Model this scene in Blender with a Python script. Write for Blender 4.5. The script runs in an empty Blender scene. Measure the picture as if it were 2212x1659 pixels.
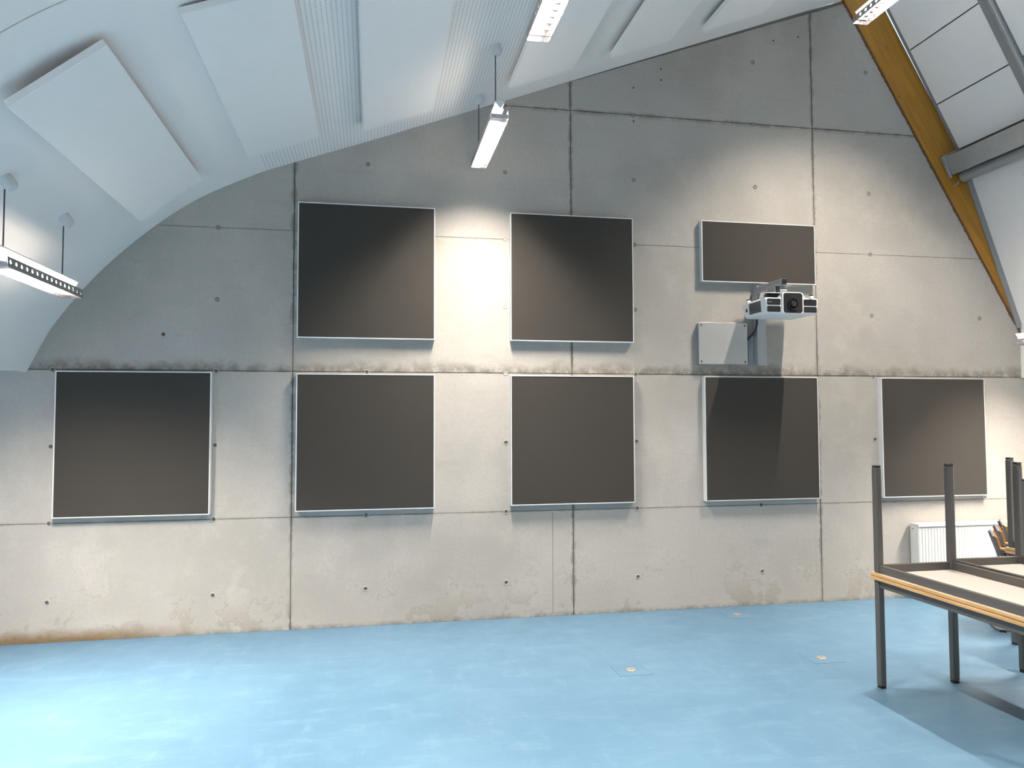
import bpy, bmesh, math, random
from mathutils import Vector, Matrix
R_ = random.Random(7)
sc = bpy.context.scene
col = sc.collection

# ------------------------------------------------------------------ camera
F_PX, FW = 1618.263, 2212.0
YAW, PIT, ROL = 0.1856257, 0.0467300, -0.0032344
cy_, sy_, cp_, sp_ = math.cos(YAW), math.sin(YAW), math.cos(PIT), math.sin(PIT)
fwd = Vector((sy_*cp_, cy_*cp_, sp_)); rgt = Vector((cy_, -sy_, 0)); upv = rgt.cross(fwd)
cr_, sr_ = math.cos(ROL), math.sin(ROL)
rgt, upv = cr_*rgt + sr_*upv, -sr_*rgt + cr_*upv
cam_d = bpy.data.cameras.new('camera'); cam = bpy.data.objects.new('camera', cam_d); col.objects.link(cam)
cam_d.sensor_fit = 'HORIZONTAL'; cam_d.sensor_width = 36; cam_d.lens = F_PX/FW*36; cam_d.clip_end = 200
m = Matrix((rgt, upv, -fwd)).transposed().to_4x4(); m.translation = Vector((0, -6.8055, 1.8133)); cam.matrix_world = m
sc.camera = cam

# ------------------------------------------------------------------ world, exposure
sc.view_settings.view_transform = 'Standard'; sc.view_settings.look = 'None'
sc.view_settings.gamma = 1; sc.view_settings.use_curve_mapping = False
sc.view_settings.exposure = 0.07
sc.cycles.max_bounces = 5; sc.cycles.diffuse_bounces = 4; sc.cycles.glossy_bounces = 3; sc.cycles.transmission_bounces = 3; sc.cycles.sample_clamp_indirect = 6
sc.cycles.use_denoising = True; sc.cycles.use_adaptive_sampling = True; sc.cycles.adaptive_threshold = .2; sc.cycles.adaptive_min_samples = 32; sc.cycles.use_light_tree = False
w = bpy.data.worlds.new('sky'); sc.world = w; w.use_nodes = True
w.node_tree.nodes['Background'].inputs[0].default_value = (.62, .80, 1, 1)
w.node_tree.nodes['Background'].inputs[1].default_value = 1.3

def area(name, loc, rot, sx, sy, power, colr, spread=180):
    l = bpy.data.lights.new(name, 'AREA'); l.shape = 'RECTANGLE'; l.size = sx; l.size_y = sy
    l.energy = power; l.color = colr; l.spread = math.radians(spread)
    o = bpy.data.objects.new(name, l); col.objects.link(o); o.location = loc; o.rotation_euler = rot
    return o
PI = math.pi
# daylight entering through the window band on the left; general fill added behind the camera, unseen
area('daylight_left_window', (-4.1, -3.2, 1.15), (0, -PI/2, 0), 1.8, 4.6, 32, (.85, .85, 1.0))
area('rear_fill_light', (1.2, -10.8, 1.9), (PI/2, 0, 0), 8.0, 2.6, 9, (.90, .89, 1.0))
TUBE = 26.0                                     # radiance of the tubes
DOWN = 150.0                                      # light each luminaire's reflector throws down through its louvre, W
TUBE_COL = (1.0, .885, .76, 1)

# ------------------------------------------------------------------ node helpers
class NG:
    def __init__(s, name):
        s.mat = bpy.data.materials.new(name); s.mat.use_nodes = True
        s.nt = s.mat.node_tree; s.b = s.nt.nodes['Principled BSDF']; s._xyz = None
    def n(s, t, **kw):
        o = s.nt.nodes.new(t)
        for k, v in kw.items(): setattr(o, k, v)
        return o
    def put(s, sock, v):
        if isinstance(v, bpy.types.NodeSocket): s.nt.links.new(v, sock)
        elif isinstance(v, (tuple, list)) and len(v) == 3 and sock.type == 'RGBA': sock.default_value = (*v, 1)
        else: sock.default_value = v
    def m(s, op, a, b=0.0, c=None):
        o = s.n('ShaderNodeMath', operation=op); s.put(o.inputs[0], a); s.put(o.inputs[1], b)
        if c is not None: s.put(o.inputs[2], c)
        return o.outputs[0]
    def co(s):
        return s.n('ShaderNodeTexCoord').outputs['Object']
    def xyz(s):
        if not s._xyz:
            o = s.n('ShaderNodeSeparateXYZ'); s.put(o.inputs[0], s.co()); s._xyz = o.outputs
        return s._xyz
    def scaled(s, sx, sy, sz):
        o = s.n('ShaderNodeMapping'); s.put(o.inputs[0], s.co()); o.inputs['Scale'].default_value = (sx, sy, sz); return o.outputs[0]
    def noise(s, scale, detail=4, rough=.55, vec=None):
        o = s.n('ShaderNodeTexNoise'); o.inputs['Scale'].default_value = scale; o.inputs['Detail'].default_value = detail
        o.inputs['Roughness'].default_value = rough; s.put(o.inputs['Vector'], vec or s.co()); return o.outputs[0]
    def voro(s, scale, vec=None):
        o = s.n('ShaderNodeTexVoronoi'); o.inputs['Scale'].default_value = scale; s.put(o.inputs['Vector'], vec or s.co()); return o.outputs['Distance']
    def ss(s, v, lo, hi):                        # smoothstep; lo > hi falls
        o = s.n('ShaderNodeMapRange', interpolation_type='SMOOTHSTEP')
        s.put(o.inputs[0], v)
        if lo > hi: o.inputs[1].default_value, o.inputs[2].default_value, o.inputs[3].default_value, o.inputs[4].default_value = hi, lo, 1, 0
        else: o.inputs[1].default_value, o.inputs[2].default_value = lo, hi
        return o.outputs[0]
    def mix(s, f, a, b):
        o = s.n('ShaderNodeMix', data_type='RGBA'); s.put(o.inputs[0], f); s.put(o.inputs[6], a); s.put(o.inputs[7], b); return o.outputs[2]
    def base(s, v): s.put(s.b.inputs['Base Color'], v)
    def rough(s, v): s.put(s.b.inputs['Roughness'], v)
    def bump(s, h, strength=.3, dist=.01):
        o = s.n('ShaderNodeBump'); o.inputs['Strength'].default_value = strength; o.inputs['Distance'].default_value = dist
        s.put(o.inputs['Height'], h); s.nt.links.new(o.outputs[0], s.b.inputs['Normal'])

def simple(name, c, rough=.5, metal=0.0, var=.06, scale=12, bump=0.0, bscale=200):
    g = NG(name); n = g.noise(scale, 3)
    g.base(g.mix(n, tuple(max(0, v*(1-var)) for v in c), tuple(min(1, v*(1+var)) for v in c)))
    g.rough(rough); g.b.inputs['Metallic'].default_value = metal
    if bump: g.bump(g.noise(bscale, 2), bump, .002)
    return g.mat

M = {}
VJ = (-.68, 1.854, 4.396)                         # vertical casting joints
HJ = (.966, 2.238, 3.487, 4.76)                   # horizontal casting joints
def concrete():
    g = NG('cast_concrete'); x, y, z = g.xyz()
    big = g.noise(.55, 3, .6); mid = g.noise(2.4, 4, .65); fine = g.noise(34, 2, .6); nz = g.noise(7.5, 4, .7)
    hz = g.noise(1.0, 3, .65, g.scaled(2.2, 1, 9))
    c = g.mix(g.ss(big, .36, .66), (.352, .334, .306), (.428, .408, .378))
    c = g.mix(g.m('MULTIPLY', g.ss(mid, .42, .72), .45), c, (.478, .452, .412))
    c = g.mix(g.m('MULTIPLY', g.ss(fine, .3, .75), .22), c, (.30, .29, .27))
    c = g.mix(g.m('MULTIPLY', g.ss(hz, .56, .72), .30), c, (.33, .31, .28))
    # air pores
    pores = g.m('MULTIPLY', g.ss(g.voro(46, g.scaled(1, 1, 1.35)), .19, .09), g.ss(mid, .46, .60))
    c = g.mix(g.m('MULTIPLY', pores, .60), c, (.17, .155, .13))
    # dirt that crept out of the joints: brown bleeding, rough band above the 2.24 m joint
    dirt = None
    wd = g.m('MAXIMUM', g.m('MULTIPLY_ADD', nz, .16, -.055), .005)
    for xj in VJ:
        d = g.m('ABSOLUTE', g.m('SUBTRACT', x, xj))
        v = g.m('MULTIPLY', g.ss(g.m('DIVIDE', d, wd), 1.0, .10), .80)
        dirt = v if dirt is None else g.m('MAXIMUM', dirt, v)
    dirt = g.m('MULTIPLY', dirt, g.ss(big, .34, .50))
    k = g.m('MULTIPLY_ADD', mid, 2.2, -.50)
    for zj, up, dn, amt in ((.966, .03, .02, .45), (2.238, .20, .014, 1.0), (3.487, .015, .015, .30), (4.76, .05, .05, .75)):
        dz = g.m('SUBTRACT', z, zj)
        a = g.ss(g.m('DIVIDE', dz, g.m('MULTIPLY', k, up)), 1.0, .0)
        b = g.ss(g.m('DIVIDE', dz, -dn), 1.0, .0)
        up_m = g.m('MULTIPLY', a, g.m('GREATER_THAN', dz, 0)); dn_m = g.m('MULTIPLY', b, g.m('LESS_THAN', dz, 0))
        v = g.m('MULTIPLY', g.m('ADD', up_m, dn_m), g.m('MULTIPLY', g.ss(nz, .30, .62), amt))
        dirt = g.m('MAXIMUM', dirt, v)
    c = g.mix(g.m('MULTIPLY', dirt, .85), c, (.135, .122, .100))
    # foot of the wall: damp stains
    ft = g.m('MULTIPLY', g.ss(z, .36, .0), g.ss(mid, .50, .62))
    c = g.mix(g.m('MULTIPLY', ft, .42), c, (.21, .18, .14))
    edge = g.m('MULTIPLY', g.ss(z, .05, .0), g.ss(nz, .35, .6))
    c = g.mix(g.m('MULTIPLY', edge, .6), c, (.13, .12, .10))
    br = g.m('MULTIPLY', g.ss(g.m('ADD', z, g.m('MULTIPLY', g.m('SUBTRACT', nz, .5), .10)), .13, .015), g.ss(x, -1.15, -2.3))
    c = g.mix(g.m('MULTIPLY', br, .85), c, (.165, .100, .038))
    # drying rings and pale nicks
    rg = g.m('MULTIPLY', g.ss(g.m('ABSOLUTE', g.m('SUBTRACT', mid, .56)), .014, .002), g.ss(z, .75, .2))
    c = g.mix(g.m('MULTIPLY', rg, .30), c, (.24, .215, .17))
    g.base(c); g.rough(.88); g.b.inputs['Specular IOR Level'].default_value = .12
    h = g.m('ADD', g.m('MULTIPLY', fine, .35), g.m('ADD', g.m('MULTIPLY', hz, .9), g.m('MULTIPLY', pores, -1.2)))
    g.bump(g.m('ADD', h, g.m('MULTIPLY', dirt, g.m('MULTIPLY', nz, 2.5))), .22, .004)
    return g.mat
M['concrete'] = concrete()
M['joint'] = simple('joint_dark', (.17, .155, .13), .9)

def floor_mat():
    g = NG('blue_resilient_floor')
    big = g.noise(.7, 4, .6); sm = g.noise(6, 6, .7)
    c = g.mix(g.ss(big, .35, .65), (.065, .138, .215), (.077, .157, .238))
    sc1 = g.ss(g.noise(1.0, 6, .75, g.scaled(2.2, 7, 1)), .49, .72)
    sc2 = g.ss(g.noise(1.0, 6, .75, g.scaled(9, 2.6, 1)), .53, .76)
    c = g.mix(g.m('MULTIPLY', sc1, .50), c, (.125, .225, .30))
    c = g.mix(g.m('MULTIPLY', sc2, .45), c, (.13, .23, .305))
    c = g.mix(g.m('MULTIPLY', g.ss(g.noise(55, 3), .68, .80), .45), c, (.17, .26, .32))
    sp = g.m('MULTIPLY', g.ss(g.voro(9), .035, .018), g.ss(g.noise(2.3, 2), .52, .6))
    c = g.mix(g.m('MULTIPLY', sp, .7), c, (.40, .48, .50))
    g.base(c); g.rough(g.m('MULTIPLY_ADD', sm, .22, .30)); g.b.inputs['Specular IOR Level'].default_value = .45
    g.bump(g.noise(3, 3), .06, .02)
    return g.mat
M['floor'] = floor_mat()

def ceiling_mat():
    g = NG('white_perforated_ceiling'); x, y, z = g.xyz()
    u = g.m('FRACT', g.m('MULTIPLY', x, 1/.0290)); v = g.m('FRACT', g.m('MULTIPLY', y, 1/.0235))
    du = g.m('MULTIPLY', g.m('SUBTRACT', u, .5), .0310); dv = g.m('MULTIPLY', g.m('SUBTRACT', v, .5), .0235)
    d = g.m('SQRT', g.m('ADD', g.m('MULTIPLY', du, du), g.m('MULTIPLY', dv, dv)))
    hole = g.m('MULTIPLY', g.ss(d, .0058, .0044), g.m('GREATER_THAN', x, -.93))
    n = g.noise(1.2, 3)
    c = g.mix(n, (.885, .85, .825), (.91, .88, .855))
    g.base(g.mix(g.m('MULTIPLY', hole, .55), c, (.12, .125, .13))); g.rough(.75)
    g.bump(g.m('ADD', g.m('MULTIPLY', g.noise(240, 2), .25), g.m('MULTIPLY', hole, -1)), .12, .003)
    return g.mat
M['ceiling'] = ceiling_mat()
M['white_panel'] = simple('white_fleece_panel', (.91, .88, .855), .85, var=.02, bump=.15, bscale=300)
M['white_edge'] = simple('white_panel_edge', (.83, .83, .82), .7, var=.02)
M['plaster'] = simple('white_plaster', (.74, .735, .72), .8, var=.03)
M['white_metal'] = simple('white_lacquer', (.80, .80, .79), .35, var=.02)
M['alu'] = simple('anodised_frame', (.72, .74, .75), .35, metal=.25, var=.03)
def fabric():
    g = NG('dark_acoustic_fabric'); x, y, z = g.xyz()
    c = g.mix(g.noise(2.0, 3), (.030, .0275, .0235), (.036, .0325, .028))
    wv = g.m('MULTIPLY', g.m('SINE', g.m('MULTIPLY', x, 1400)), g.m('SINE', g.m('MULTIPLY', z, 1400)))
    g.base(g.mix(g.m('MULTIPLY', g.noise(160, 3), .35), c, (.052, .047, .041))); g.rough(.95)
    pass
    g.bump(g.m('ADD', wv, g.noise(180, 2)), .18, .0015)
    return g.mat
M['fabric'] = fabric()
def timber():
    g = NG('orange_glued_timber'); x, y, z = g.xyz()
    u = g.m('SUBTRACT', g.m('MULTIPLY', x, .505), g.m('MULTIPLY', z, .863)); v = g.m('ADD', g.m('MULTIPLY', x, .863), g.m('MULTIPLY', z, .505))
    def vec(a, b):
        o = g.n('ShaderNodeCombineXYZ'); g.put(o.inputs[0], g.m('MULTIPLY', u, a)); g.put(o.inputs[1], g.m('MULTIPLY', y, 3)); g.put(o.inputs[2], g.m('MULTIPLY', v, b)); return o.outputs[0]
    gr = g.noise(1.6, 4, .6, vec(1.1, 16))
    c = g.mix(g.ss(gr, .3, .7), (.30, .140, .010), (.42, .20, .018))
    kn = g.ss(g.voro(1.0, vec(2.3, 5.2)), .12, .06)
    g.base(g.mix(kn, c, (.085, .032, .007))); g.rough(.5); g.bump(gr, .08, .003)
    return g.mat
M['timber'] = timber()
M['rust_foam'] = simple('brown_sealing_foam', (.13, .060, .022), .95, var=.4, scale=60, bump=.6, bscale=60)
M['galv'] = simple('galvanised_steel', (.40, .41, .41), .45, metal=.55, var=.18, scale=9)
M['galv_bright'] = simple('bright_zinc_plate', (.62, .62, .60), .38, metal=.75, var=.10, scale=6)
M['steel_grey'] = simple('grey_painted_steel', (.27, .28, .285), .4, metal=.2, var=.05)
M['steel_dark'] = simple('dark_steel_edge', (.10, .10, .105), .5, metal=.3)
M['mount'] = simple('silver_mount_paint', (.42, .43, .44), .4, metal=.4, var=.05)
M['black'] = simple('black_plastic', (.012, .012, .013), .4, var=.05)
M['black_gloss'] = simple('black_gloss', (.008, .008, .009), .08, var=.05)
M['glass_lens'] = simple('lens_glass', (.02, .02, .025), .03, var=.05)
M['proj_white'] = simple('projector_white', (.83, .83, .82), .38, var=.015)
M['grille'] = simple('grille_dark', (.10, .105, .11), .6)
M['table_steel'] = simple('table_grey_tube', (.105, .100, .095), .38, metal=.35, var=.06)
M['laminate'] = simple('table_white_laminate', (.40, .38, .355), .35, var=.02)
def beech():
    g = NG('beech_edge'); gr = g.noise(1.5, 5, .6, g.scaled(20, 2, 60))
    g.base(g.mix(g.ss(gr, .3, .7), (.44, .25, .10), (.58, .36, .16))); g.rough(.4); return g.mat
M['beech'] = beech()
def oak():
    g = NG('chair_wood'); gr = g.noise(1.5, 5, .6, g.scaled(18, 18, 3))
    g.base(g.mix(g.ss(gr, .3, .7), (.30, .16, .07), (.42, .24, .11))); g.rough(.4); return g.mat
M['chair_wood'] = oak()
M['chair_steel'] = simple('chair_grey_tube', (.20, .21, .22), .35, metal=.5)
M['radiator'] = simple('radiator_enamel', (.68, .68, .65), .3, var=.015)
M['brass'] = simple('worn_brass', (.34, .29, .235), .4, metal=.5, var=.2, scale=60)
M['plug'] = simple('plug_mortar', (.235, .225, .205), .9, var=.25, scale=40)
M['plug_shade'] = simple('plug_recess_shade', (.095, .088, .078), .95, var=.25, scale=60)  # dark tone puts the shade inside the tie holes into the colour
M['plug_pale_lit'] = simple('plug_lit_mortar', (.40, .385, .35), .9, var=.15, scale=40)  # paler tone puts the lamplight on rims and plugs into the colour
M['rust'] = simple('rust_spot', (.16, .05, .02), .9)
M['louvre'] = simple('louvre_aluminium', (.52, .52, .56), .24, metal=1.0, var=.02)
M['side_alu'] = simple('luminaire_side', (.33, .32, .31), .45, metal=.4, var=.05)
M['cable'] = simple('grey_cable', (.06, .06, .065), .5)
M['cap'] = simple('canopy_plastic', (.66, .67, .67), .5, var=.02)
def tube_mat():
    g = NG('fluorescent_tube'); g.base((.9, .9, .88))
    g.put(g.b.inputs['Emission Color'], TUBE_COL); g.b.inputs['Emission Strength'].default_value = TUBE
    return g.mat
M['tube'] = tube_mat()
def pane_mat():
    g = NG('window_glass'); g.base((.85, .9, .93)); g.rough(.02); g.b.inputs['Transmission Weight'].default_value = 1; return g.mat
M['pane'] = pane_mat()

# ------------------------------------------------------------------ mesh helpers
def box(bm, x0, x1, y0, y1, z0, z1):
    v = [bm.verts.new((x, y, z)) for z in (z0, z1) for y in (y0, y1) for x in (x0, x1)]
    for f in ((0, 2, 3, 1), (4, 5, 7, 6), (0, 1, 5, 4), (2, 6, 7, 3), (0, 4, 6, 2), (1, 3, 7, 5)):
        bm.faces.new([v[i] for i in f])
def prism(bm, poly, y0, y1):                       # polygon in x,z extruded along y
    a = [bm.verts.new((p[0], y0, p[1])) for p in poly]; b = [bm.verts.new((p[0], y1, p[1])) for p in poly]
    n = len(poly); bm.faces.new(a); bm.faces.new(b[::-1])
    for i in range(n): bm.faces.new((a[i], b[i], b[(i+1) % n], a[(i+1) % n]))
def tube(bm, pts, r, seg=10, cap=True):
    pts = [Vector(p) for p in pts]; rings = []
    prev = None
    for i, p in enumerate(pts):
        t = (pts[min(i+1, len(pts)-1)] - pts[max(i-1, 0)]).normalized()
        if prev is None:
            a = t.cross(Vector((0, 0, 1)))
            if a.length < .05: a = t.cross(Vector((0, 1, 0)))
        else: a = prev - t*prev.dot(t)
        a.normalize(); prev = a; b = t.cross(a)
        rings.append([bm.verts.new(p + r*(math.cos(2*PI*k/seg)*a + math.sin(2*PI*k/seg)*b)) for k in range(seg)])
    for q, s in zip(rings, rings[1:]):
        for k in range(seg): bm.faces.new((q[k], q[(k+1) % seg], s[(k+1) % seg], s[k]))
    if cap: bm.faces.new(rings[0][::-1]); bm.faces.new(rings[-1])
def lathe(bm, prof, seg=20, mat4=None):            # profile (r, h) about +z
    rings = []
    for r, h in prof:
        if r < 1e-6: rings.append([bm.verts.new((0, 0, h))])
        else: rings.append([bm.verts.new((r*math.cos(2*PI*k/seg), r*math.sin(2*PI*k/seg), h)) for k in range(seg)])
    for a, b in zip(rings, rings[1:]):
        for k in range(seg):
            l = (k+1) % seg
            if len(a) == 1 and len(b) == 1: continue
            if len(a) == 1: bm.faces.new((a[0], b[l], b[k]))
            elif len(b) == 1: bm.faces.new((a[k], a[l], b[0]))
            else: bm.faces.new((a[k], a[l], b[l], b[k]))
    if mat4 is not None: bmesh.ops.transform(bm, matrix=mat4, verts=bm.verts)
def obj(name, bm, mat, parent=None, loc=None, bevel=0, seg=2, smooth=False):
    bmesh.ops.recalc_face_normals(bm, faces=bm.faces)
    if bevel:
        bmesh.ops.bevel(bm, geom=list(bm.edges), offset=bevel, segments=seg, affect='EDGES', profile=.5, clamp_overlap=True)
    me = bpy.data.meshes.new(name); bm.to_mesh(me); bm.free()
    if smooth:
        me.polygons.foreach_set('use_smooth', [True]*len(me.polygons))
        me.set_sharp_from_angle(angle=math.radians(35))
    me.materials.append(M[mat]); o = bpy.data.objects.new(name, me); col.objects.link(o)
    if parent: o.parent = parent
    if loc: o.location = loc
    return o
def mbox(name, d, mat, parent=None, bevel=0, **kw):
    bm = bmesh.new(); box(bm, *d); return obj(name, bm, mat, parent, bevel=bevel, **kw)
def like(o, parent=None, loc=None, rot=None):      # another of the same piece, sharing its mesh
    c = o.copy(); col.objects.link(c); c.parent = parent or o.parent
    if loc: c.location = loc
    if rot: c.rotation_euler = rot
    return c
def tag(o, label, cat, group=None):
    o['label'] = label; o['category'] = cat
    if group: o['group'] = group
    return o
def thing(name, label, cat, loc=(0, 0, 0), rotz=0, group=None):
    o = bpy.data.objects.new(name, None); col.objects.link(o); o.location = loc; o.rotation_euler = (0, 0, rotz)
    o.empty_display_size = .1
    return tag(o, label, cat, group)
def struct(o, label=None):
    o['kind'] = 'structure'
    if label: o['label'] = label
    return o
TO_WALL = Matrix.Rotation(PI/2, 4, 'X')            # +z of a lathe turned to -y (out of the wall)

# ------------------------------------------------------------------ the setting
YB = -11.0
PROF = [(-2.800, 2.212), (-2.763, 2.290), (-2.658, 2.515), (-2.590, 2.630), (-2.442, 2.842), (-2.262, 3.062), (-2.055, 3.275), (-1.827, 3.480),
        (-1.600, 3.655), (-1.422, 3.768), (-1.229, 3.868), (-.951, 4.000), (-.680, 4.101), (-.022, 4.339), (4.80, 6.146)]
# floor
bm = bmesh.new(); box(bm, -4.3, 7.1, YB-.1, .2, -.1, 0)
struct(obj('floor', bm, 'floor'), 'blue resilient floor, scuffed, with small round outlets')

def clip(poly, nx, nz, d):                          # keep nx*x + nz*z <= d
    out = []
    for i in range(len(poly)):
        a, b = poly[i], poly[(i+1) % len(poly)]
        fa, fb = nx*a[0]+nz*a[1]-d, nx*b[0]+nz*b[1]-d
        if fa <= 0: out.append(a)
        if (fa < 0 < fb) or (fb < 0 < fa):
            t = fa/(fa-fb); out.append((a[0]+t*(b[0]-a[0]), a[1]+t*(b[1]-a[1])))
    return out
RB0, RB1 = (4.770, 6.146), (6.780, 2.712)           # lower edge of the rafter = top edge of the concrete
def clip_gable(poly):
    e = .02
    for (a, b) in list(zip(PROF, PROF[1:])) + [(RB0, RB1)]:
        dx, dz = b[0]-a[0], b[1]-a[1]; l = math.hypot(dx, dz); nx, nz = -dz/l, dx/l
        poly = clip(poly, nx, nz, nx*a[0]+nz*a[1] + (e if a is not RB0 else 0))
        if not poly: return poly
    return poly
# concrete gable wall: dark backing with the cast bays standing proud of the joints
bm = bmesh.new(); prism(bm, [(-4.3, 0), (7.1, 0), (7.1, 2.5), (6.77, 2.70), (4.76, 6.13), (-.7, 4.2), (-2.4, 3.1), (-2.9, 2.25), (-4.3, 2.25)], .016, .22)
wall = struct(obj('wall_back', bm, 'joint'), 'cast concrete gable wall with casting joints and tie holes')
xs = [-4.3] + list(VJ) + [7.1]; zs = [0] + list(HJ) + [6.3]
for i in range(4):
    for k in range(5):
        gx = .0024 if i else 0; gx2 = .0024 if i < 3 else 0
        gz = {0: 0, 1: .0018, 2: .0028, 3: .0014, 4: .0034}[k]; gz2 = {0: .0018, 1: .0028, 2: .0014, 3: .0034, 4: 0}[k]
        p = [(xs[i]+gx, zs[k]+gz), (xs[i+1]-gx2, zs[k]+gz), (xs[i+1]-gx2, zs[k+1]-gz2), (xs[i]+gx, zs[k+1]-gz2)]
        if k >= 2: p = clip_gable(p)
        if len(p) < 3: continue
        # the two narrow joints left by a stop board in the lower middle bay
        parts = [p]
        if k == 0 and i == 2: parts = [p]
        for q in parts:
            bm = bmesh.new(); prism(bm, q, 0, .016)
            obj('concrete_bay', bm, 'concrete', wall, bevel=.0012, seg=1)
# vertical stop-board seam in the lowest bays (x = 1.66)
mbox('stop_board_seam', (1.655, 1.659, -.0012, .0, .02, .95), 'joint', wall)

# tie holes: mortar rims with recessed plugs
COLS = (-2.6025, -1.3173, -.0412, 1.219, 2.4829, 3.7551, 5.0219); ROWS = (.324, .966, 1.598, 2.236, 2.8565, 3.4875, 4.1203, 4.7575, 5.391)
TIE = [(0, 0), (0, 1), (0, 2), (0, 3), (1, 0), (1, 1), (1, 2), (1, 3), (1, 4), (1, 5), (2, 0), (2, 1), (2, 3), (2, 6)]
TIE += [(3, r) for r in range(8)] + [(4, r) for r in range(8)] + [(5, 0), (5, 1), (5, 6), (5, 7), (5, 8)] + [(6, r) for r in range(2, 9)]
bm = bmesh.new(); lathe(bm, [(.0145, .0), (.0165, .0045), (.0215, .0045), (.0235, .0)], 16, TO_WALL); rim0 = None
bmr = bm
spots = [(COLS[c], ROWS[r], (c, r)) for c, r in TIE] + [(-1.748, 2.545, 'eye'), (6.29, 2.855, 'r'), (6.262, 2.238, 'r'), (6.285, .985, 'ring')]
rims = {}
discs = {}
for x, z, k in spots:
    pale = k in ((3, 4), (3, 5), (3, 3)) or k == 'ring'  # plugs inside the lit scallop get the paler tone
    low = (isinstance(k, tuple) and k[1] <= 3) or k in ('ring', 'eye')
    rm = 'plug_pale_lit' if (low or pale) else 'plug'; dm = 'plug_pale_lit' if (pale and k != 'ring') else ('plug_shade' if low else 'plug')
    s = 1.0 if low else .93
    if rm not in rims:
        bm = bmesh.new(); lathe(bm, [(.0150, .0), (.0170, .0040), (.0212, .0040), (.0232, .0)], 18, TO_WALL)
        rims[rm] = o = obj('tie_hole_rim', bm, rm, wall, smooth=True)
    else: o = like(rims[rm])
    o.location = (x, 0, z); o.scale = (s, 1, s)
    if dm not in discs:
        bm = bmesh.new(); lathe(bm, [(0, .0016), (.008, .0012), (.0165, .0008), (.0165, 0)], 18, TO_WALL)
        discs[dm] = o = obj('tie_plug', bm, dm, wall)
    else: o = like(discs[dm])
    o.location = (x, 0, z); o.scale = (s, 1, s)
bm = bmesh.new(); lathe(bm, [(0, .002), (.007, .0015), (.010, 0)], 8, TO_WALL); fx = obj('rusty_fixing', bm, 'rust', wall, loc=(2.49, 0, 5.03))
for q in ((2.487, 4.70), (4.262, 5.700), (3.985, 5.635), (2.775, 5.24), (2.775, 5.13)): like(fx, loc=(q[0], 0, q[1]))

# ceiling: vault on the left that runs into the straight perforated slope
def extr_profile(prof, t, y0, y1):
    bm = bmesh.new(); ins, outs = [], []
    for i, p in enumerate(prof):
        a, b = prof[max(i-1, 0)], prof[min(i+1, len(prof)-1)]; dx, dz = b[0]-a[0], b[1]-a[1]; l = math.hypot(dx, dz)
        ins.append(p); outs.append((p[0]-dz/l*t, p[1]+dx/l*t))
    prism(bm, ins + outs[::-1], y0, y1); return bm
def smooth_prof(pr, sub=4):
    out = []
    arc = pr[:14]
    for i in range(len(arc)-1):
        p0, p1, p2, p3 = arc[max(i-1, 0)], arc[i], arc[i+1], arc[min(i+2, len(arc)-1)]
        for j in range(sub):
            t = j/sub
            out.append(tuple(.5*((2*p1[k]) + (-p0[k]+p2[k])*t + (2*p0[k]-5*p1[k]+4*p2[k]-p3[k])*t*t + (-p0[k]+3*p1[k]-3*p2[k]+p3[k])*t**3) for k in (0, 1)))
    return out + [arc[-1], pr[-1]]
SP = smooth_prof(PROF)
def ceil_z(x):
    for a, b in zip(SP, SP[1:]):
        if a[0] <= x <= b[0]: return a[1] + (b[1]-a[1])*(x-a[0])/(b[0]-a[0])
    return 4.0
SEAM = -3.065
o = struct(obj('ceiling', extr_profile(SP, .08, 0, SEAM), 'ceiling', smooth=True), 'white vaulted ceiling running into a perforated slope')
obj('vault_sheet', extr_profile(SP, .08, SEAM-.010, YB), 'ceiling', o, smooth=True)
# soffit and window band left of the vault's springing
bm = bmesh.new(); box(bm, -4.3, -2.805, YB, 0, 2.225, 2.45); struct(obj('trim_1', bm, 'plaster'), 'soffit above the left window band')
bm = bmesh.new(); box(bm, -4.3, -4.2, YB, 0, 0, .25); box(bm, -4.3, -4.2, YB, -5.6, .25, 2.225); box(bm, -4.3, -4.2, -.8, 0, .25, 2.225)
struct(obj('wall_left', bm, 'plaster'), 'low wall under the left window band')
win = struct(mbox('window_1', (-4.28, -4.26, -5.6, -.8, .25, 2.225), 'pane'), 'left window band')
for y in (-5.6, -4.4, -3.2, -2.0, -.86):
    mbox('window_frame', (-4.3, -4.2, y, y+.06, .25, 2.225), 'white_metal', win)

# right roof: steep upper slope, steeper lower slope, rafter on the gable
U0, U1 = (4.960, 6.600), (6.052, 4.611)             # inner face of the upper slope in x,z
L0, L1 = (6.215, 4.385), (6.790, 2.787)             # inner face of the lower slope
def strip(a, b, t):
    dx, dz = b[0]-a[0], b[1]-a[1]; l = math.hypot(dx, dz); n = (-dz/l, dx/l)
    return [a, b, (b[0]+n[0]*t, b[1]+n[1]*t), (a[0]+n[0]*t, a[1]+n[1]*t)]
def off(p, a, b, t):
    dx, dz = b[0]-a[0], b[1]-a[1]; l = math.hypot(dx, dz); return (p[0]-dz/l*t, p[1]+dx/l*t)
bm = bmesh.new()
ua, ub = off(U0, U0, U1, .03), off(U1, U0, U1, .03); prism(bm, strip(ua, ub, .12), YB, -.040)
la, lb = off(L0, L0, L1, .03), off(L1, L0, L1, .03); prism(bm, strip(la, lb, .12), YB, .0)
prism(bm, strip((6.060, 4.640), (6.235, 4.360), .12), YB, -.05)
ceil_r = struct(obj('ceiling_right', bm, 'steel_dark'), 'steep right roof slope lined with white tiles')
du = Vector((U1[0]-U0[0], U1[1]-U0[1])).normalized()
def along(x): t = (x-U0[0])/(U1[0]-U0[0]); return (x, U0[1]+t*(U1[1]-U0[1]))
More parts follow.
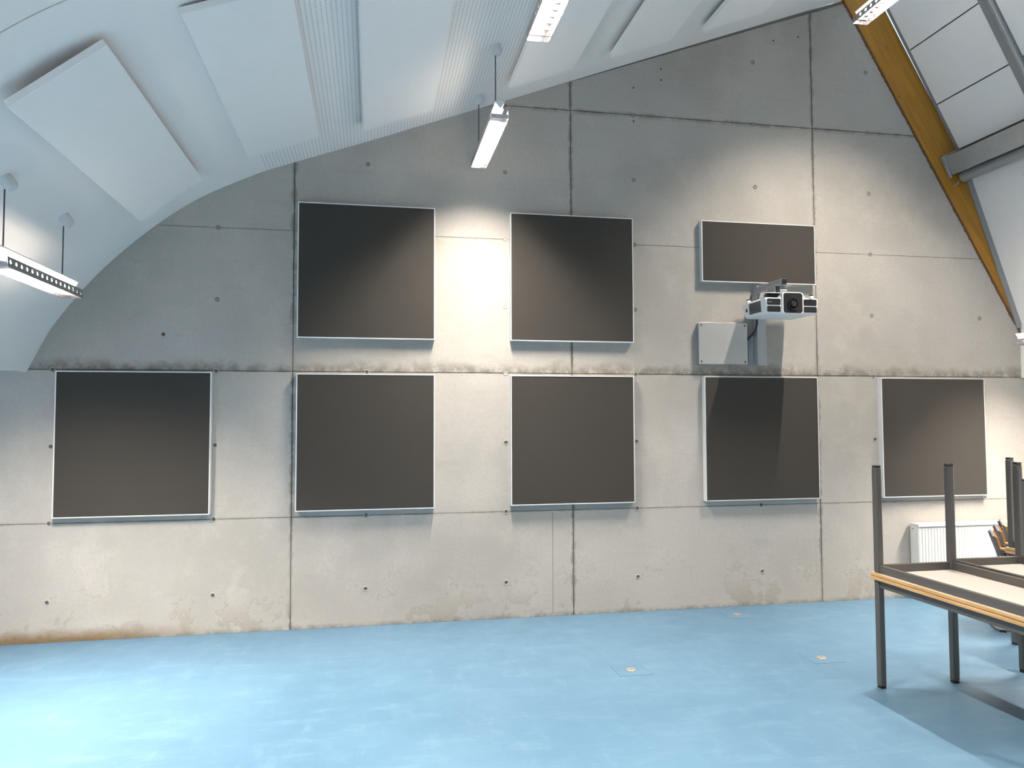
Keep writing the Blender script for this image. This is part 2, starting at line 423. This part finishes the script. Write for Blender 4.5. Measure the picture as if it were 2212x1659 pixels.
rows = [(4.97, 5.187), (5.187, 5.490), (5.490, 5.793), (5.793, 6.045)]
for yi, (ya, yb) in enumerate([(-.072, -.975), (-1.125, -2.05), (-2.20, -3.12)]):
    for (xa, xb) in rows:
        a, b = along(xa+.0028), along(xb-.0028); bm = bmesh.new(); prism(bm, strip(a, b, .028), yb, ya)
        obj('ceiling_tile', bm, 'white_panel', ceil_r, bevel=.002, seg=1)
ld = (L1[0]-L0[0], L1[1]-L0[1])
for yi, (ya, yb) in enumerate([(-.004, -.975), (-.981, -2.05), (-2.056, -3.12)]):
    bm = bmesh.new(); prism(bm, strip(L0, L1, .028), yb, ya); obj('ceiling_tile', bm, 'white_panel', ceil_r, bevel=.002, seg=1)
# bright steel angle at the gable edge of the tiles
bm = bmesh.new(); prism(bm, strip(off(U0, U0, U1, -.004), off(U1, U0, U1, -.004), .05), -.070, -.040); obj('edge_angle', bm, 'steel_grey', ceil_r)
# lintel and lower wall on the right
bm = bmesh.new(); box(bm, 6.78, 7.1, YB, 0, 2.232, 2.80); struct(obj('trim_2', bm, 'plaster'), 'lintel at the foot of the right roof slope')
bm = bmesh.new(); box(bm, 6.98, 7.1, YB, 0, 0, 2.232); struct(obj('wall_right', bm, 'plaster'), 'right wall of the hall')
# rear end of the hall behind the camera, its window added for the fill
bm = bmesh.new(); box(bm, -4.3, -2.9, YB-.2, YB, 0, 6.4); box(bm, 5.3, 7.1, YB-.2, YB, 0, 6.4); box(bm, -2.9, 5.3, YB-.2, YB, 0, .55); box(bm, -2.9, 5.3, YB-.2, YB, 3.25, 6.4)
struct(obj('wall_front', bm, 'plaster'), 'plastered rear end wall behind the camera')
win = struct(mbox('window_2', (-2.9, 5.3, YB-.12, YB-.10, .55, 3.25), 'pane'), 'unseen wide window added behind the camera for the fill light')
for x in (-2.9, -.87, 1.17, 3.2, 5.24): mbox('window_frame', (x, x+.06, YB-.15, YB-.05, .55, 3.25), 'white_metal', win)

# rafter: orange timber lying on the sloping top of the concrete
raf = thing('timber_rafter', 'orange glued timber rafter along the sloping top of the concrete wall', 'rafter', (5.8, 0, 4.5))
def sub(poly, o=(5.8, 4.5)): return [(p[0]-o[0], p[1]-o[1]) for p in poly]
bm = bmesh.new(); prism(bm, sub([(4.772, 6.146), (6.775, 2.722), (6.800, 2.722), (6.232, 4.380), (5.080, 6.40), (4.900, 6.40)]), -.006, .20)
obj('beam', bm, 'timber', raf, bevel=.003, seg=1)
bm = bmesh.new(); N = 170
ra, rb = Vector(RB0), Vector(RB1); dirv = (rb-ra).normalized(); nrm = Vector((dirv.y, -dirv.x))
if nrm.x > 0: nrm = -nrm
pa, pb = [], []
for i in range(N+1):
    p = ra.lerp(rb, i/N); wj = .006 + .006*R_.random() + (.006 if R_.random() < .12 else 0); q = p + nrm*wj; s = p - nrm*(.008+.005*R_.random())
    pa.append((q.x, q.y)); pb.append((s.x, s.y))
prism(bm, sub(pa + pb[::-1]), -.011, .01); obj('sealing_joint', bm, 'rust_foam', raf)
bm = bmesh.new(); c = Vector((5.035, 5.985)); dn = Vector((.505, -.863)); pn = Vector((.863, .505))
prism(bm, sub([tuple(c+dn*a*.062+pn*b*.062) for a, b in ((-1, -1), (1, -1), (1, 1), (-1, 1))]), -.014, -.006); pl_ = obj('anchor_plate', bm, 'steel_dark', raf)
bm = bmesh.new(); lathe(bm, [(0, .012), (.012, .012), (.014, .0)], 10, TO_WALL); obj('bolt', bm, 'galv_bright', pl_, loc=(c.x-5.8, -.014, c.y-4.5))
bm = bmesh.new(); prism(bm, sub([(6.170, 4.330), (6.733, 2.760), (6.800, 2.760), (6.258, 4.330)]), -.022, -.007); obj('grey_flashing', bm, 'steel_grey', raf)

# steel rib between the tile fields
rib = thing('steel_roof_rib', 'grey steel rib running down the steep white roof slope', 'steel rib', (5.6, -1.05, 5.4))
bm = bmesh.new(); a, b = off(U0, U0, U1, -.012), off(along(6.04), U0, U1, -.012)
prism(bm, [(p[0]-5.6, p[1]-5.4) for p in strip(a, b, .045)], -.072, .070); obj('web', bm, 'steel_grey', rib, bevel=.006)
bm = bmesh.new(); a2, b2 = off(U0, U0, U1, -.045), off(along(6.04), U0, U1, -.045)
prism(bm, [(p[0]-5.6, p[1]-5.4) for p in strip(a2, b2, .035)], -.072, -.028); obj('flange', bm, 'galv', rib, bevel=.012)
rib2 = like(rib, loc=(5.6, -2.125, 5.4)); rib2['label'] = 'second grey steel roof rib, nearer than the one in view'
for ch in list(rib.children): like(ch, rib2)
# purlin at the kink
pur = thing('steel_purlin', 'galvanised channel purlin at the kink of the right roof slope', 'purlin', (6.0, 0, 4.45))
def psub(poly): return [(p[0]-6.0, p[1]-4.45) for p in poly]
bm = bmesh.new(); prism(bm, psub([(5.888, 4.538), (5.968, 4.352), (6.13, 4.415), (6.085, 4.625)]), -3.3, -.05); obj('channel', bm, 'galv', pur, bevel=.004, seg=1)
bm = bmesh.new(); prism(bm, psub([(5.862, 4.545), (5.958, 4.322), (5.972, 4.330), (5.915, 4.500), (6.085, 4.59), (6.03, 4.625)]), -.052, -.012); obj('end_bracket', bm, 'galv', pur, bevel=.003, seg=1)
bm = bmesh.new(); tube(bm, [(.085, -.075, -.115), (.085, -3.3, -.115)], .055, 16); obj('round_pipe', bm, 'steel_grey', pur, smooth=True)
bm = bmesh.new(); tube(bm, [(.045, -.05, -.155), (.030, -.05, -.185), (.005, -.05, -.195), (-.015, -.05, -.215)], .009, 8); obj('pipe_hook', bm, 'galv', pur, smooth=True)

# ------------------------------------------------------------------ acoustic wall panels
def wall_panel(x0, x1, z0, z1, label):
    d = .060; t = thing('acoustic_panel', label, 'acoustic panel', (x0, 0, z0), 0, 'dark framed panels on the concrete wall'); wd, h = x1-x0, z1-z0; f = .0085
    bm = bmesh.new(); box(bm, f, wd-f, -d+.003, -.004, f, h-f); obj('fabric_board', bm, 'fabric', t)
    for dd in ((0, f, 0, h), (wd-f, wd, 0, h), (f, wd-f, 0, f), (f, wd-f, h-f, h)):
        mbox('frame_strip', (dd[0], dd[1], -d, -.001, dd[2], dd[3]), 'alu', t)
wall_panel(-2.560, -1.343, 1.013, 2.223, 'dark square acoustic panel in lower row below the vault, leftmost')
wall_panel(-.643, .559, 1.019, 2.216, 'dark square acoustic panel in lower row, second from left')
wall_panel(1.256, 2.442, 1.025, 2.215, 'dark square acoustic panel in lower row, middle of five')
wall_panel(3.155, 4.359, 1.020, 2.219, 'dark square acoustic panel below the projector and metal box')
wall_panel(5.063, 6.267, 1.012, 2.218, 'dark square acoustic panel above the radiator, rightmost')
wall_panel(-.643, .560, 2.530, 3.732, 'dark square acoustic panel in upper row left of the lit scallop')
wall_panel(1.257, 2.446, 2.533, 3.726, 'dark square acoustic panel in upper row right of the lit scallop')
wall_panel(3.147, 4.361, 3.142, 3.742, 'half height dark acoustic panel behind the projector')

# ------------------------------------------------------------------ white ceiling baffles
def baffle(c0, c1, y0, y1, label):
    # c0, c1: x,z of the lower face's two long edges
    dx, dz = c1[0]-c0[0], c1[1]-c0[1]; l = math.hypot(dx, dz); n = (-dz/l, dx/l)
    t = thing('ceiling_baffle', label, 'ceiling panel', (c0[0], y0, c0[1]), 0, 'white acoustic panels under the vault')
    loc = lambda p: (p[0]-c0[0], p[1]-c0[1])
    bm = bmesh.new(); prism(bm, [loc(p) for p in (c0, c1, (c1[0]+n[0]*.042, c1[1]+n[1]*.042), (c0[0]+n[0]*.042, c0[1]+n[1]*.042))], y1-y0, 0)
    obj('panel', bm, 'white_panel', t, bevel=.003, seg=1)
    for s in (.2, .8):
        for q in (.12, .88):
            px, pz = dx*s+n[0]*.04, dz*s+n[1]*.04
            # standoff reaches the ceiling behind
            wx, wz = c0[0]+px, c0[1]+pz; k = 0
            while k < .25 and wz + n[1]*k < ceil_z(wx+n[0]*k): k += .005
            bm = bmesh.new(); tube(bm, [(px, (y1-y0)*q, pz), (px+n[0]*k, (y1-y0)*q, pz+n[1]*k)], .010, 8); obj('standoff', bm, 'white_edge', t)
baffle((-1.788, 3.372), (-1.336, 3.732), -.55, -2.74, 'white rectangular ceiling panel lowest on the vault, leftmost')
baffle((-.988, 3.925), (-.430, 4.133), -.56, -2.74, 'white rectangular ceiling panel second from left on the vault')
def slope_pt(x, o): return (x, 4.347+.3747*x-o)
for x0, x1, lab in ((-.076, .500, 'white rectangular ceiling panel third from left, beside the pendant row'), (1.172, 1.748, 'white ceiling panel just right of the hanging centre light, fourth from left'),
                    (2.100, 2.660, 'white ceiling panel on the slope, fifth from left'), (2.995, 3.600, 'white ceiling panel on the slope nearest the rafter')):
    baffle(slope_pt(x0, .085), slope_pt(x1, .085), -.49, -2.70, lab)

# ------------------------------------------------------------------ pendant louvre lights
LEN = 1.13
def side_mesh(s):
    bm = bmesh.new(); n = 16; pitch = LEN/n; h0, h1 = .0, .062; r = .0125; x0, x1 = .0700, .0640
    def P(y, z, o): return (s*(x0+(x1-x0)*(z-h0)/(h1-h0)-o), y, z)
    for o in (0, .0016):
        for i in range(n):
            ya, yb = -pitch*i, -pitch*(i+1); ym = (ya+yb)/2; zm = .033
            ring = [P(ym+r*math.cos(a), zm+r*math.sin(a), o) for a in [2*PI*k/8+PI/8 for k in range(8)]]
            hv = [bm.verts.new(p) for p in ring]
            o8 = [P(ya, zm+.012, o), P(ym+.011, h1, o), P(ym-.011, h1, o), P(yb, zm+.012, o), P(yb, zm-.012, o), P(ym-.011, h0, o), P(ym+.011, h0, o), P(ya, zm-.012, o)]
            ov = [bm.verts.new(p) for p in o8]
            for k in range(8): bm.faces.new((ov[k], ov[(k+1) % 8], hv[(k+1) % 8], hv[k]))
            for k, (yc, zc) in {0: (ya, h1), 2: (yb, h1), 4: (yb, h0), 6: (ya, h0)}.items():
                bm.faces.new((ov[k], bm.verts.new(P(yc, zc, o)), ov[(k+1) % 8]))
    return bm
protos = {}
def pendant(x, y, z, label, rods=(-.2, -.95), gain=1.0):
    t = thing('pendant_light', label, 'pendant light', (x, y, z), 0, 'louvred pendant lights hanging from the ceiling')
    def part(key, name, build, mat, loc=None, smooth=False, parent=t):
        if key in protos: o = like(protos[key], parent, loc or (0, 0, 0))
        else: protos[key] = o = obj(name, build(), mat, parent, loc, smooth=smooth)
        return o
    def spine():
        bm = bmesh.new(); prism(bm, [(0, .066), (.036, .114), (.036, .120), (-.036, .120), (-.036, .114)], -LEN-.02, .012); return bm
    def one_tube(s):
        def f():
            bm = bmesh.new(); tube(bm, [(s*.0225, -.012, .070), (s*.0225, -LEN+.012, .070)], .008, 8, cap=False); return bm
        return f
    part('spine', 'housing', spine, 'white_metal')
    part('t1', 'lamp_tube', one_tube(-1), 'tube'); part('t2', 'lamp_tube', one_tube(1), 'tube')
    part('s1', 'side_panel', lambda: side_mesh(-1), 'side_alu'); part('s2', 'side_panel', lambda: side_mesh(1), 'side_alu')
    def blade():
        bm = bmesh.new(); prism(bm, [(-.0675, 0), (.0675, 0), (.0640, .031), (-.0640, .031)], -.0012, .0012); return bm
    if ('down', gain) not in protos:
        l = bpy.data.lights.new('reflector_light', 'AREA'); l.shape = 'RECTANGLE'; l.size = .040; l.size_y = LEN-.30; l.energy = DOWN*gain; l.color = TUBE_COL[:3]; l.spread = math.radians(125); protos['down', gain] = l
    lo = bpy.data.objects.new('reflector_light', protos['down', gain]); col.objects.link(lo); lo.parent = t; lo.location = (0, -LEN/2-.06, .060)
    n = 17
    for i in range(n): part('blade', 'louvre_blade', blade, 'louvre', (0, -LEN*i/(n-1), 0))
    def edge():
        bm = bmesh.new(); box(bm, -.0015, .0015, -LEN-.004, .004, -.003, .003); return bm
    part('edge', 'edge_rail', edge, 'louvre', (-.0705, 0, 0)); part('edge', 'edge_rail', edge, 'louvre', (.0705, 0, 0))
    for yy in rods:
        cz = ceil_z(x) - z if x < 4.8 else 4.20 - z
        bm = bmesh.new(); tube(bm, [(0, yy, .118), (0, yy, cz)], .0045, 8); obj('suspension_cable', bm, 'cable', t)
        sl = (ceil_z(x+.05)-ceil_z(x-.05))/.1 if x < 4.7 else -1.8
        rot = Matrix.Rotation(-math.atan(sl)*.9, 4, 'Y')
        bm = bmesh.new(); lathe(bm, [(0, -.075), (.030, -.072), (.040, -.055), (.044, 0), (.044, .02)], 18, Matrix.Translation((0, yy, cz)) @ rot); obj('ceiling_cap', bm, 'cap', t, smooth=True)
    return t
pendant(.928, -.275, 4.052, 'louvred pendant light hanging close to the concrete wall between the upper panels', (-.02, -.94))
pendant(.958, -2.56, 4.052, 'louvred pendant light cut off by the top edge right of the centre')
pendant(-2.108, -.985, 2.690, 'louvred pendant light with perforated side at the left edge under the vault', (-.19, -1.04), 1.3)
pendant(4.310, -.90, 5.360, 'louvred pendant light at the top beside the timber rafter', gain=1.3)
pendant(6.275, -.50, 2.520, 'louvred pendant light at the right edge beside the corner', gain=.95)
for q, lb in (((.958, -4.85, 4.052), 'unseen third louvred pendant light of the middle row, added for its light high above the camera'), ((-2.108, -3.25, 2.69), 'unseen second louvred pendant light of the row under the left vault, added for its light'),
              ((-2.108, -5.5, 2.69), 'unseen third louvred pendant light of the row under the left vault, added for its light'), ((4.31, -4.5, 5.36), 'unseen second louvred pendant light of the high row beside the rafter, added for its light'),
              ((6.275, -2.8, 2.52), 'unseen second louvred pendant light of the low row along the right wall, added for its light')):
    pendant(*q, lb)  # unseen further pendants, added for the light they give

# ------------------------------------------------------------------ projector on its wall mount
pj = thing('projector', 'white projector with square black lens window on the wall arm', 'projector', (3.800, -.55, 2.770))
W2, DP, HT = .270, .48, .152
bm = bmesh.new(); box(bm, -W2, W2, 0, DP, 0, HT)
for v in bm.verts:
    if v.co.z < .01:
        v.co.x *= .95
        if v.co.y > .2: v.co.y -= .06
    if v.co.y > .2: v.co.x *= .97
body = obj('body', bm, 'proj_white', pj, bevel=.022, seg=3, smooth=True)
bm = bmesh.new(); prism(bm, [(-.150, HT-.006), (.150, HT-.006), (.112, HT+.040), (-.112, HT+.040)], .012, DP-.1); obj('top_hump', bm, 'proj_white', pj, bevel=.008, smooth=True)
def rrect(bm, x0, x1, z0, z1, r, y0, y1, seg=4):
    pts = []
    for cx, cz, a0 in ((x1-r, z1-r, 0), (x0+r, z1-r, PI/2), (x0+r, z0+r, PI), (x1-r, z0+r, 1.5*PI)):
        for k in range(seg+1): a = a0+PI/2*k/seg; pts.append((cx+r*math.cos(a), cz+r*math.sin(a)))
    prism(bm, pts, y0, y1)
bm = bmesh.new(); rrect(bm, -.106, .106, .002, HT+.048, .026, -.012, .03); fr = obj('lens_surround', bm, 'proj_white', pj, bevel=.003)
bm = bmesh.new(); rrect(bm, -.096, .096, .008, HT+.040, .024, -.0135, -.008); obj('lens_window', bm, 'black', fr)
bm = bmesh.new(); lathe(bm, [(.054, 0), (.054, .012), (.046, .014), (.040, .006), (.030, .004), (0, .010)], 28, Matrix.Translation((0, -.0135, .090)) @ TO_WALL); obj('lens', bm, 'black_gloss', fr, smooth=True)
bm = bmesh.new(); lathe(bm, [(.028, .004), (.026, .009), (.014, .014), (0, .016)], 24, Matrix.Translation((0, -.0185, .090)) @ TO_WALL); obj('lens_glass', bm, 'glass_lens', fr, smooth=True)
for nm, d in (('front_vent', (-.250, -.118, .080, .138)), ('front_vent', (-.250, -.118, .016, .069)), ('front_vent', (.114, .246, .080, .138)), ('front_vent', (.114, .246, .016, .069))):
    bm = bmesh.new(); rrect(bm, d[0], d[1], d[2], d[3], .009, -.003, .01); vt = obj(nm, bm, 'black', pj)
    if d[0] < 0 and d[2] > .05: mbox('maker_mark', (-.242, -.205, -.0045, -.003, .104, .1085), 'steel_grey', vt)
bm = bmesh.new(); prism(bm, [(-.245, HT+.004), (-.145, HT+.004), (-.112, HT+.038), (-.245, HT+.038)], .004, .05); obj('top_window', bm, 'black_gloss', pj)
bm = bmesh.new(); box(bm, -.255, -.105, .0, .08, HT+.036, HT+.043); obj('top_window_frame', bm, 'proj_white', pj, bevel=.003)
for k in range(11):
    z = .028 + k*.0095
    mbox('side_vent_slot', (-W2-.0015+.0010*max(0, 4-k)*.9, -W2+.012, .09, .30, z, z+.0055), 'grille', pj)
for fx_, fy_ in ((-.19, .13), (.225, .05), (-.225, DP-.09)):
    bm = bmesh.new(); lathe(bm, [(0, 0), (.021, 0), (.020, .034), (0, .034)], 14, Matrix.Translation((fx_, fy_, HT-.008))); ft = obj('foot', bm, 'proj_white', pj, smooth=True)
    bm = bmesh.new(); lathe(bm, [(0, .034), (.017, .034), (.019, .044), (0, .044)], 14, Matrix.Translation((fx_, fy_, HT-.008))); obj('foot_pad', bm, 'black', ft, smooth=True)
mbox('side_mark', (-W2-.001, -W2+.01, .352, .362, .06, .09), 'grille', pj)
bm = bmesh.new(); box(bm, .17, .20, .0, .01, HT-.009, HT-.005); obj('status_mark', bm, 'grille', pj)

mt = thing('projector_mount', 'silver steel wall bracket and arm carrying the projector', 'wall mount', (3.748, 0, 2.332))
X = 0
mbox('base_plate', (-.100, .100, -.008, 0, 0, .300), 'mount', mt, bevel=.002)
bm = bmesh.new(); box(bm, -.045, .045, -.085, -.080, -.004, .78); box(bm, -.045, -.040, -.080, -.008, -.004, .78); box(bm, .040, .045, -.080, -.008, -.004, .78); obj('column', bm, 'mount', mt)
bmb = None
for bx_ in (-.066, .066):
    for bz in (.068, .148, .228):
        bm = bmesh.new(); lathe(bm, [(0, .007), (.006, .006), (.0085, 0)], 10, Matrix.Translation((bx_, -.008, bz)) @ TO_WALL); obj('bolt', bm, 'galv_bright', mt)
bm = bmesh.new(); box(bm, -.058, -.006, -.56, -.08, .705, .762); arm = obj('arm', bm, 'mount', mt, bevel=.003, seg=1)
mbox('arm_end_plug', (-.055, -.009, -.564, -.56, .708, .759), 'black', arm)
bm = bmesh.new(); box(bm, -.115, .050, -.55, -.38, .697, .704); box(bm, -.060, -.005, -.53, -.46, .650, .697); box(bm, -.11, -.10, -.53, -.40, .64, .70); obj('hanger_bracket', bm, 'galv', mt, bevel=.002, seg=1)
mbox('hanger_block', (-.068, .004, -.55, -.44, .632, .662), 'galv_bright', mt, bevel=.003)
bm = bmesh.new(); tube(bm, [(3.700, -.05, 2.86), (3.702, -.08, 2.79), (3.700, -.086, 2.74), (3.688, -.082, 2.68), (3.660, -.072, 2.63), (3.620, -.055, 2.59), (3.595, -.035, 2.565)], .010, 10)
tag(obj('power_cable', bm, 'black', smooth=True), 'black cable curving from the projector mount to the metal box', 'cable')

jb = thing('junction_box', 'square galvanised metal cover box on the wall beside the projector mount', 'metal box', (3.102, 0, 2.338))
bm = bmesh.new(); box(bm, .006, .500, -.058, 0, .006, .396); obj('body', bm, 'galv', jb)
mbox('cover_plate', (0, .506, -.062, -.058, 0, .403), 'galv_bright', jb, bevel=.001)
for sx in (.025, .481):
    for sz in (.025, .378):
        bm = bmesh.new(); lathe(bm, [(0, .0035), (.007, .003), (.010, 0)], 10, Matrix.Translation((sx, -.062, sz)) @ TO_WALL); obj('screw', bm, 'steel_dark', jb)

# ------------------------------------------------------------------ radiator
RX0, RX1, RZ0, RZ1 = 5.378, 6.56, .165, .748
rd = thing('radiator', 'white ribbed panel radiator on the wall behind the stacked tables', 'radiator', (RX0, 0, RZ0)); RW, RH = RX1-RX0, RZ1-RZ0
mbox('side_cover', (0, .004, -.140, -.022, .0, RH-.004), 'radiator', rd); mbox('side_cover', (RW-.004, RW, -.140, -.022, .0, RH-.004), 'radiator', rd)
def ribbed(y0):
    bm = bmesh.new(); n = int(RW/.0345); p = RW/n; pts = []
    for i in range(n):
        for u, dy in ((0, 0), (.18, 0), (.34, -.007), (.66, -.007), (.82, 0)): pts.append(((i+u)*p, y0+dy))
    pts.append((RW, y0)); a = [bm.verts.new((q[0], q[1], .025)) for q in pts]; b = [bm.verts.new((q[0], q[1], RH-.048)) for q in pts]
    a2 = [bm.verts.new((q[0], y0, .0)) for q in pts]; b2 = [bm.verts.new((q[0], y0, RH-.036)) for q in pts]; c2 = [bm.verts.new((q[0], y0, RH-.006)) for q in pts]
    for i in range(len(pts)-1):
        bm.faces.new((a[i], a[i+1], b[i+1], b[i])); bm.faces.new((a2[i], a2[i+1], a[i+1], a[i])); bm.faces.new((b[i], b[i+1], b2[i+1], b2[i])); bm.faces.new((b2[i], b2[i+1], c2[i+1], c2[i]))
    return bm
obj('front_panel', ribbed(-.133), 'radiator', rd); obj('back_panel', ribbed(-.040), 'radiator', rd)
bm = bmesh.new(); box(bm, -.003, RW+.003, -.146, -.020, RH-.006, RH); box(bm, -.003, RW+.003, -.146, -.142, RH-.024, RH-.006)
for k in range(28): box(bm, .03+k*RW/29, .03+k*RW/29+.012, -.125, -.035, RH, RH+.0012)
obj('top_grille', bm, 'radiator', rd)
bm = bmesh.new(); lathe(bm, [(0, .010), (.010, .010), (.013, 0)], 12, Matrix.Translation((0, -.060, RH-.045)) @ Matrix.Rotation(-PI/2, 4, 'Y')); obj('vent_plug', bm, 'galv_bright', rd, smooth=True)
for xx in (.2, RW-.2): mbox('wall_bracket', (xx, xx+.03, -.04, 0, .05, RH-.08), 'radiator', rd)

# ------------------------------------------------------------------ tables: each stack is one table with a second one upside down on it
TW, TL, TH = .562, 1.20, .744                       # leg centres across and along, height
tp = {}
def table(cx, cy, rotz, flip, label, group='school tables stacked in pairs'):
    # origin at far left leg centre; table runs towards -y
    base = TH*2 if flip else 0
    t = thing('table', label, 'table', (cx, cy, base + (.002 if flip else 0)), rotz, group)
    if flip: t.scale = (1, 1, 1)
    s = -1 if flip else 1
    def zz(a, b): return (a, b) if not flip else (-b, -a)
    o_ = .038
    def part(key, name, fn, mat, loc=(0, 0, 0), parent=t, **kw):
        key = (key, flip)
        if key in tp: return like(tp[key], parent, loc)
        tp[key] = o = obj(name, fn(), mat, parent, loc, **kw); return o
    def b(x0, x1, y0, y1, z0, z1):
        bm = bmesh.new(); z = zz(z0, z1); box(bm, x0, x1, y0, y1, *z); return bm
    part('top', 'table_top', lambda: b(-o_+.006, TW+o_-.006, -TL-o_+.006, o_-.006, TH-.022, TH), 'laminate')
    part('e1', 'edge_band', lambda: b(-o_, -o_+.006, -TL-o_, o_, TH-.0225, TH-.0005), 'beech', bevel=.0028); part('e2', 'edge_band', lambda: b(TW+o_-.006, TW+o_, -TL-o_, o_, TH-.0225, TH-.0005), 'beech', bevel=.0028)
    part('e3', 'edge_band', lambda: b(-o_+.006, TW+o_-.006, o_-.006, o_, TH-.0225, TH-.0005), 'beech', bevel=.0028); part('e4', 'edge_band', lambda: b(-o_+.006, TW+o_-.006, -TL-o_, -TL-o_+.006, TH-.0225, TH-.0005), 'beech', bevel=.0028)
    a0, a1 = TH-.022-.052, TH-.022
    part('a1', 'apron', lambda: b(-.013, .013, -TL+.02, -.02, a0, a1), 'table_steel', bevel=.003); part('a2', 'apron', lambda: b(TW-.013, TW+.013, -TL+.02, -.02, a0, a1), 'table_steel', bevel=.003)
    part('a3', 'apron', lambda: b(.02, TW-.02, -.013, .013, a0, a1), 'table_steel', bevel=.003); part('a4', 'apron', lambda: b(.02, TW-.02, -TL-.013, -TL+.013, a0, a1), 'table_steel', bevel=.003)
    for lx in (0, TW):
        for ly in (0, -TL):
            lg = part('leg', 'leg', lambda: b(-.0235, .0235, -.0235, .0235, .014, TH-.022), 'table_steel', (lx, ly, 0), bevel=.010, seg=3)
            part('cap', 'foot_cap', lambda: b(-.0205, .0205, -.0205, .0205, .0, .014), 'black', (0, 0, 0), lg, bevel=.004)
    return t
PR = (('in the stack nearest the open floor', 3.383, -2.226, 0), ('in the stack second from the open floor', 4.022, -2.140, 0))
for w_, tx, ty, rz in PR:
    table(tx, ty, rz, False, 'grey steel table standing upright, lower one ' + w_)
    table(tx, ty, rz, True, 'grey steel table upside down with legs up, ' + w_)
# third stack stands crosswise, partly outside the frame
for fl in (False, True):
    table(5.075+TL, -1.57, PI/2*-1, fl, ('grey steel table upside down, crosswise at the back by the chairs' if fl else 'grey steel table upright, crosswise at the back by the chairs'))

# ------------------------------------------------------------------ stacked armchairs beside the radiator
def arc_pts(c, r, a0, a1, n=6):
    return [(c[0]+r*math.cos(a0+(a1-a0)*k/n), c[1]+r*math.sin(a0+(a1-a0)*k/n)) for k in range(n+1)]
def chair(x, y, z, label):
    t = thing('armchair', label, 'chair', (x, y, z), math.radians(-40), 'armchairs stacked behind the tables')
    for s in (0, .44):
        pts = [(.0, .80), (.125, .40), (.12, .20)]
        pts = [(0, .785), (.06, .60), (.115, .42)]
        fr_ = [(p[0], s, p[1]) for p in pts] + [(.070, s, .27), (-.02, s, .16)] + [(q[0], s, q[1]) for q in arc_pts((.030, .085), .07, PI*.9, PI*1.5, 6)]
        fr_ += [(.25, s, .015), (.36, s, .015)] + [(q[0], s, q[1]) for q in arc_pts((.36, .075), .06, -PI/2, 0, 5)] + [(.42, s, .40), (.41, s, .65)]
        bm = bmesh.new(); tube(bm, fr_, .0125, 10); o = obj('side_frame', bm, 'chair_steel', t, smooth=True)
        mbox('glide', (.03, .08, s-.016, s+.016, -.004, .010), 'black', o); mbox('glide', (.32, .37, s-.016, s+.016, -.004, .010), 'black', o)
        bm = bmesh.new(); tube(bm, [(.035, s, .675), (.25, s, .662), (.41, s, .65)], .011, 8); obj('arm_rail', bm, 'chair_steel', t, smooth=True)
        bm = bmesh.new(); prism(bm, [(.05, .684), (.43, .660), (.43, .680), (.05, .704)], s-.028, s+.028); obj('armrest', bm, 'chair_wood', t, bevel=.006)
    bm = bmesh.new(); prism(bm, [(.018, .79), (.045, .79), (.125, .47), (.098, .47)], .012, .428); obj('backrest', bm, 'chair_wood', t, bevel=.005)
    bm = bmesh.new(); prism(bm, [(.0, .80), (.016, .80), (.090, .48), (.074, .48)], -.012, .452); obj('back_shell', bm, 'steel_dark', t, bevel=.004)
    bm = bmesh.new(); prism(bm, [(.10, .425), (.42, .445), (.42, .465), (.10, .445)], .012, .428); obj('seat', bm, 'chair_wood', t, bevel=.006)
    return t
for k, lb in enumerate(('stacked armchair with wooden back, lowest, leftmost beside the radiator', 'stacked armchair with wooden back and armrest, middle of the stack', 'stacked armchair, topmost and rightmost, half hidden by table legs')):
    chair(5.222 + .052*k, -1.215, .004 + .043*k, lb)

# ------------------------------------------------------------------ floor outlets
def outlet(x, y, label, plate=True):
    t = thing('floor_outlet', label, 'floor outlet', (x, y, 0), 0, 'round brass outlets in the floor')
    if plate:
        q = .123
        mbox('gasket', (-q, q, -q, q, .0, .0006), 'steel_dark', t); mbox('cover_plate', (-q+.0022, q-.0022, -q+.0022, q-.0022, .0, .0012), 'floor', t)
    bm = bmesh.new(); lathe(bm, [(.036, .0), (.037, .004), (.033, .007), (.030, .006), (.0295, .005)], 24); r = obj('ring', bm, 'brass', t, smooth=True)
    bm = bmesh.new(); lathe(bm, [(.0295, .005), (.010, .0055), (0, .0055)], 24); obj('lid', bm, 'brass', t)
    mbox('lid_slot', (-.012, .012, -.002, .002, .0054, .0062), 'steel_dark', t)
outlet(1.853, -1.555, 'brass floor outlet in a square cover plate on the open blue floor')
outlet(3.358, -1.573, 'brass floor outlet beside the table leg')
outlet(3.335, -.285, 'brass floor outlet close to the concrete wall below the projector')
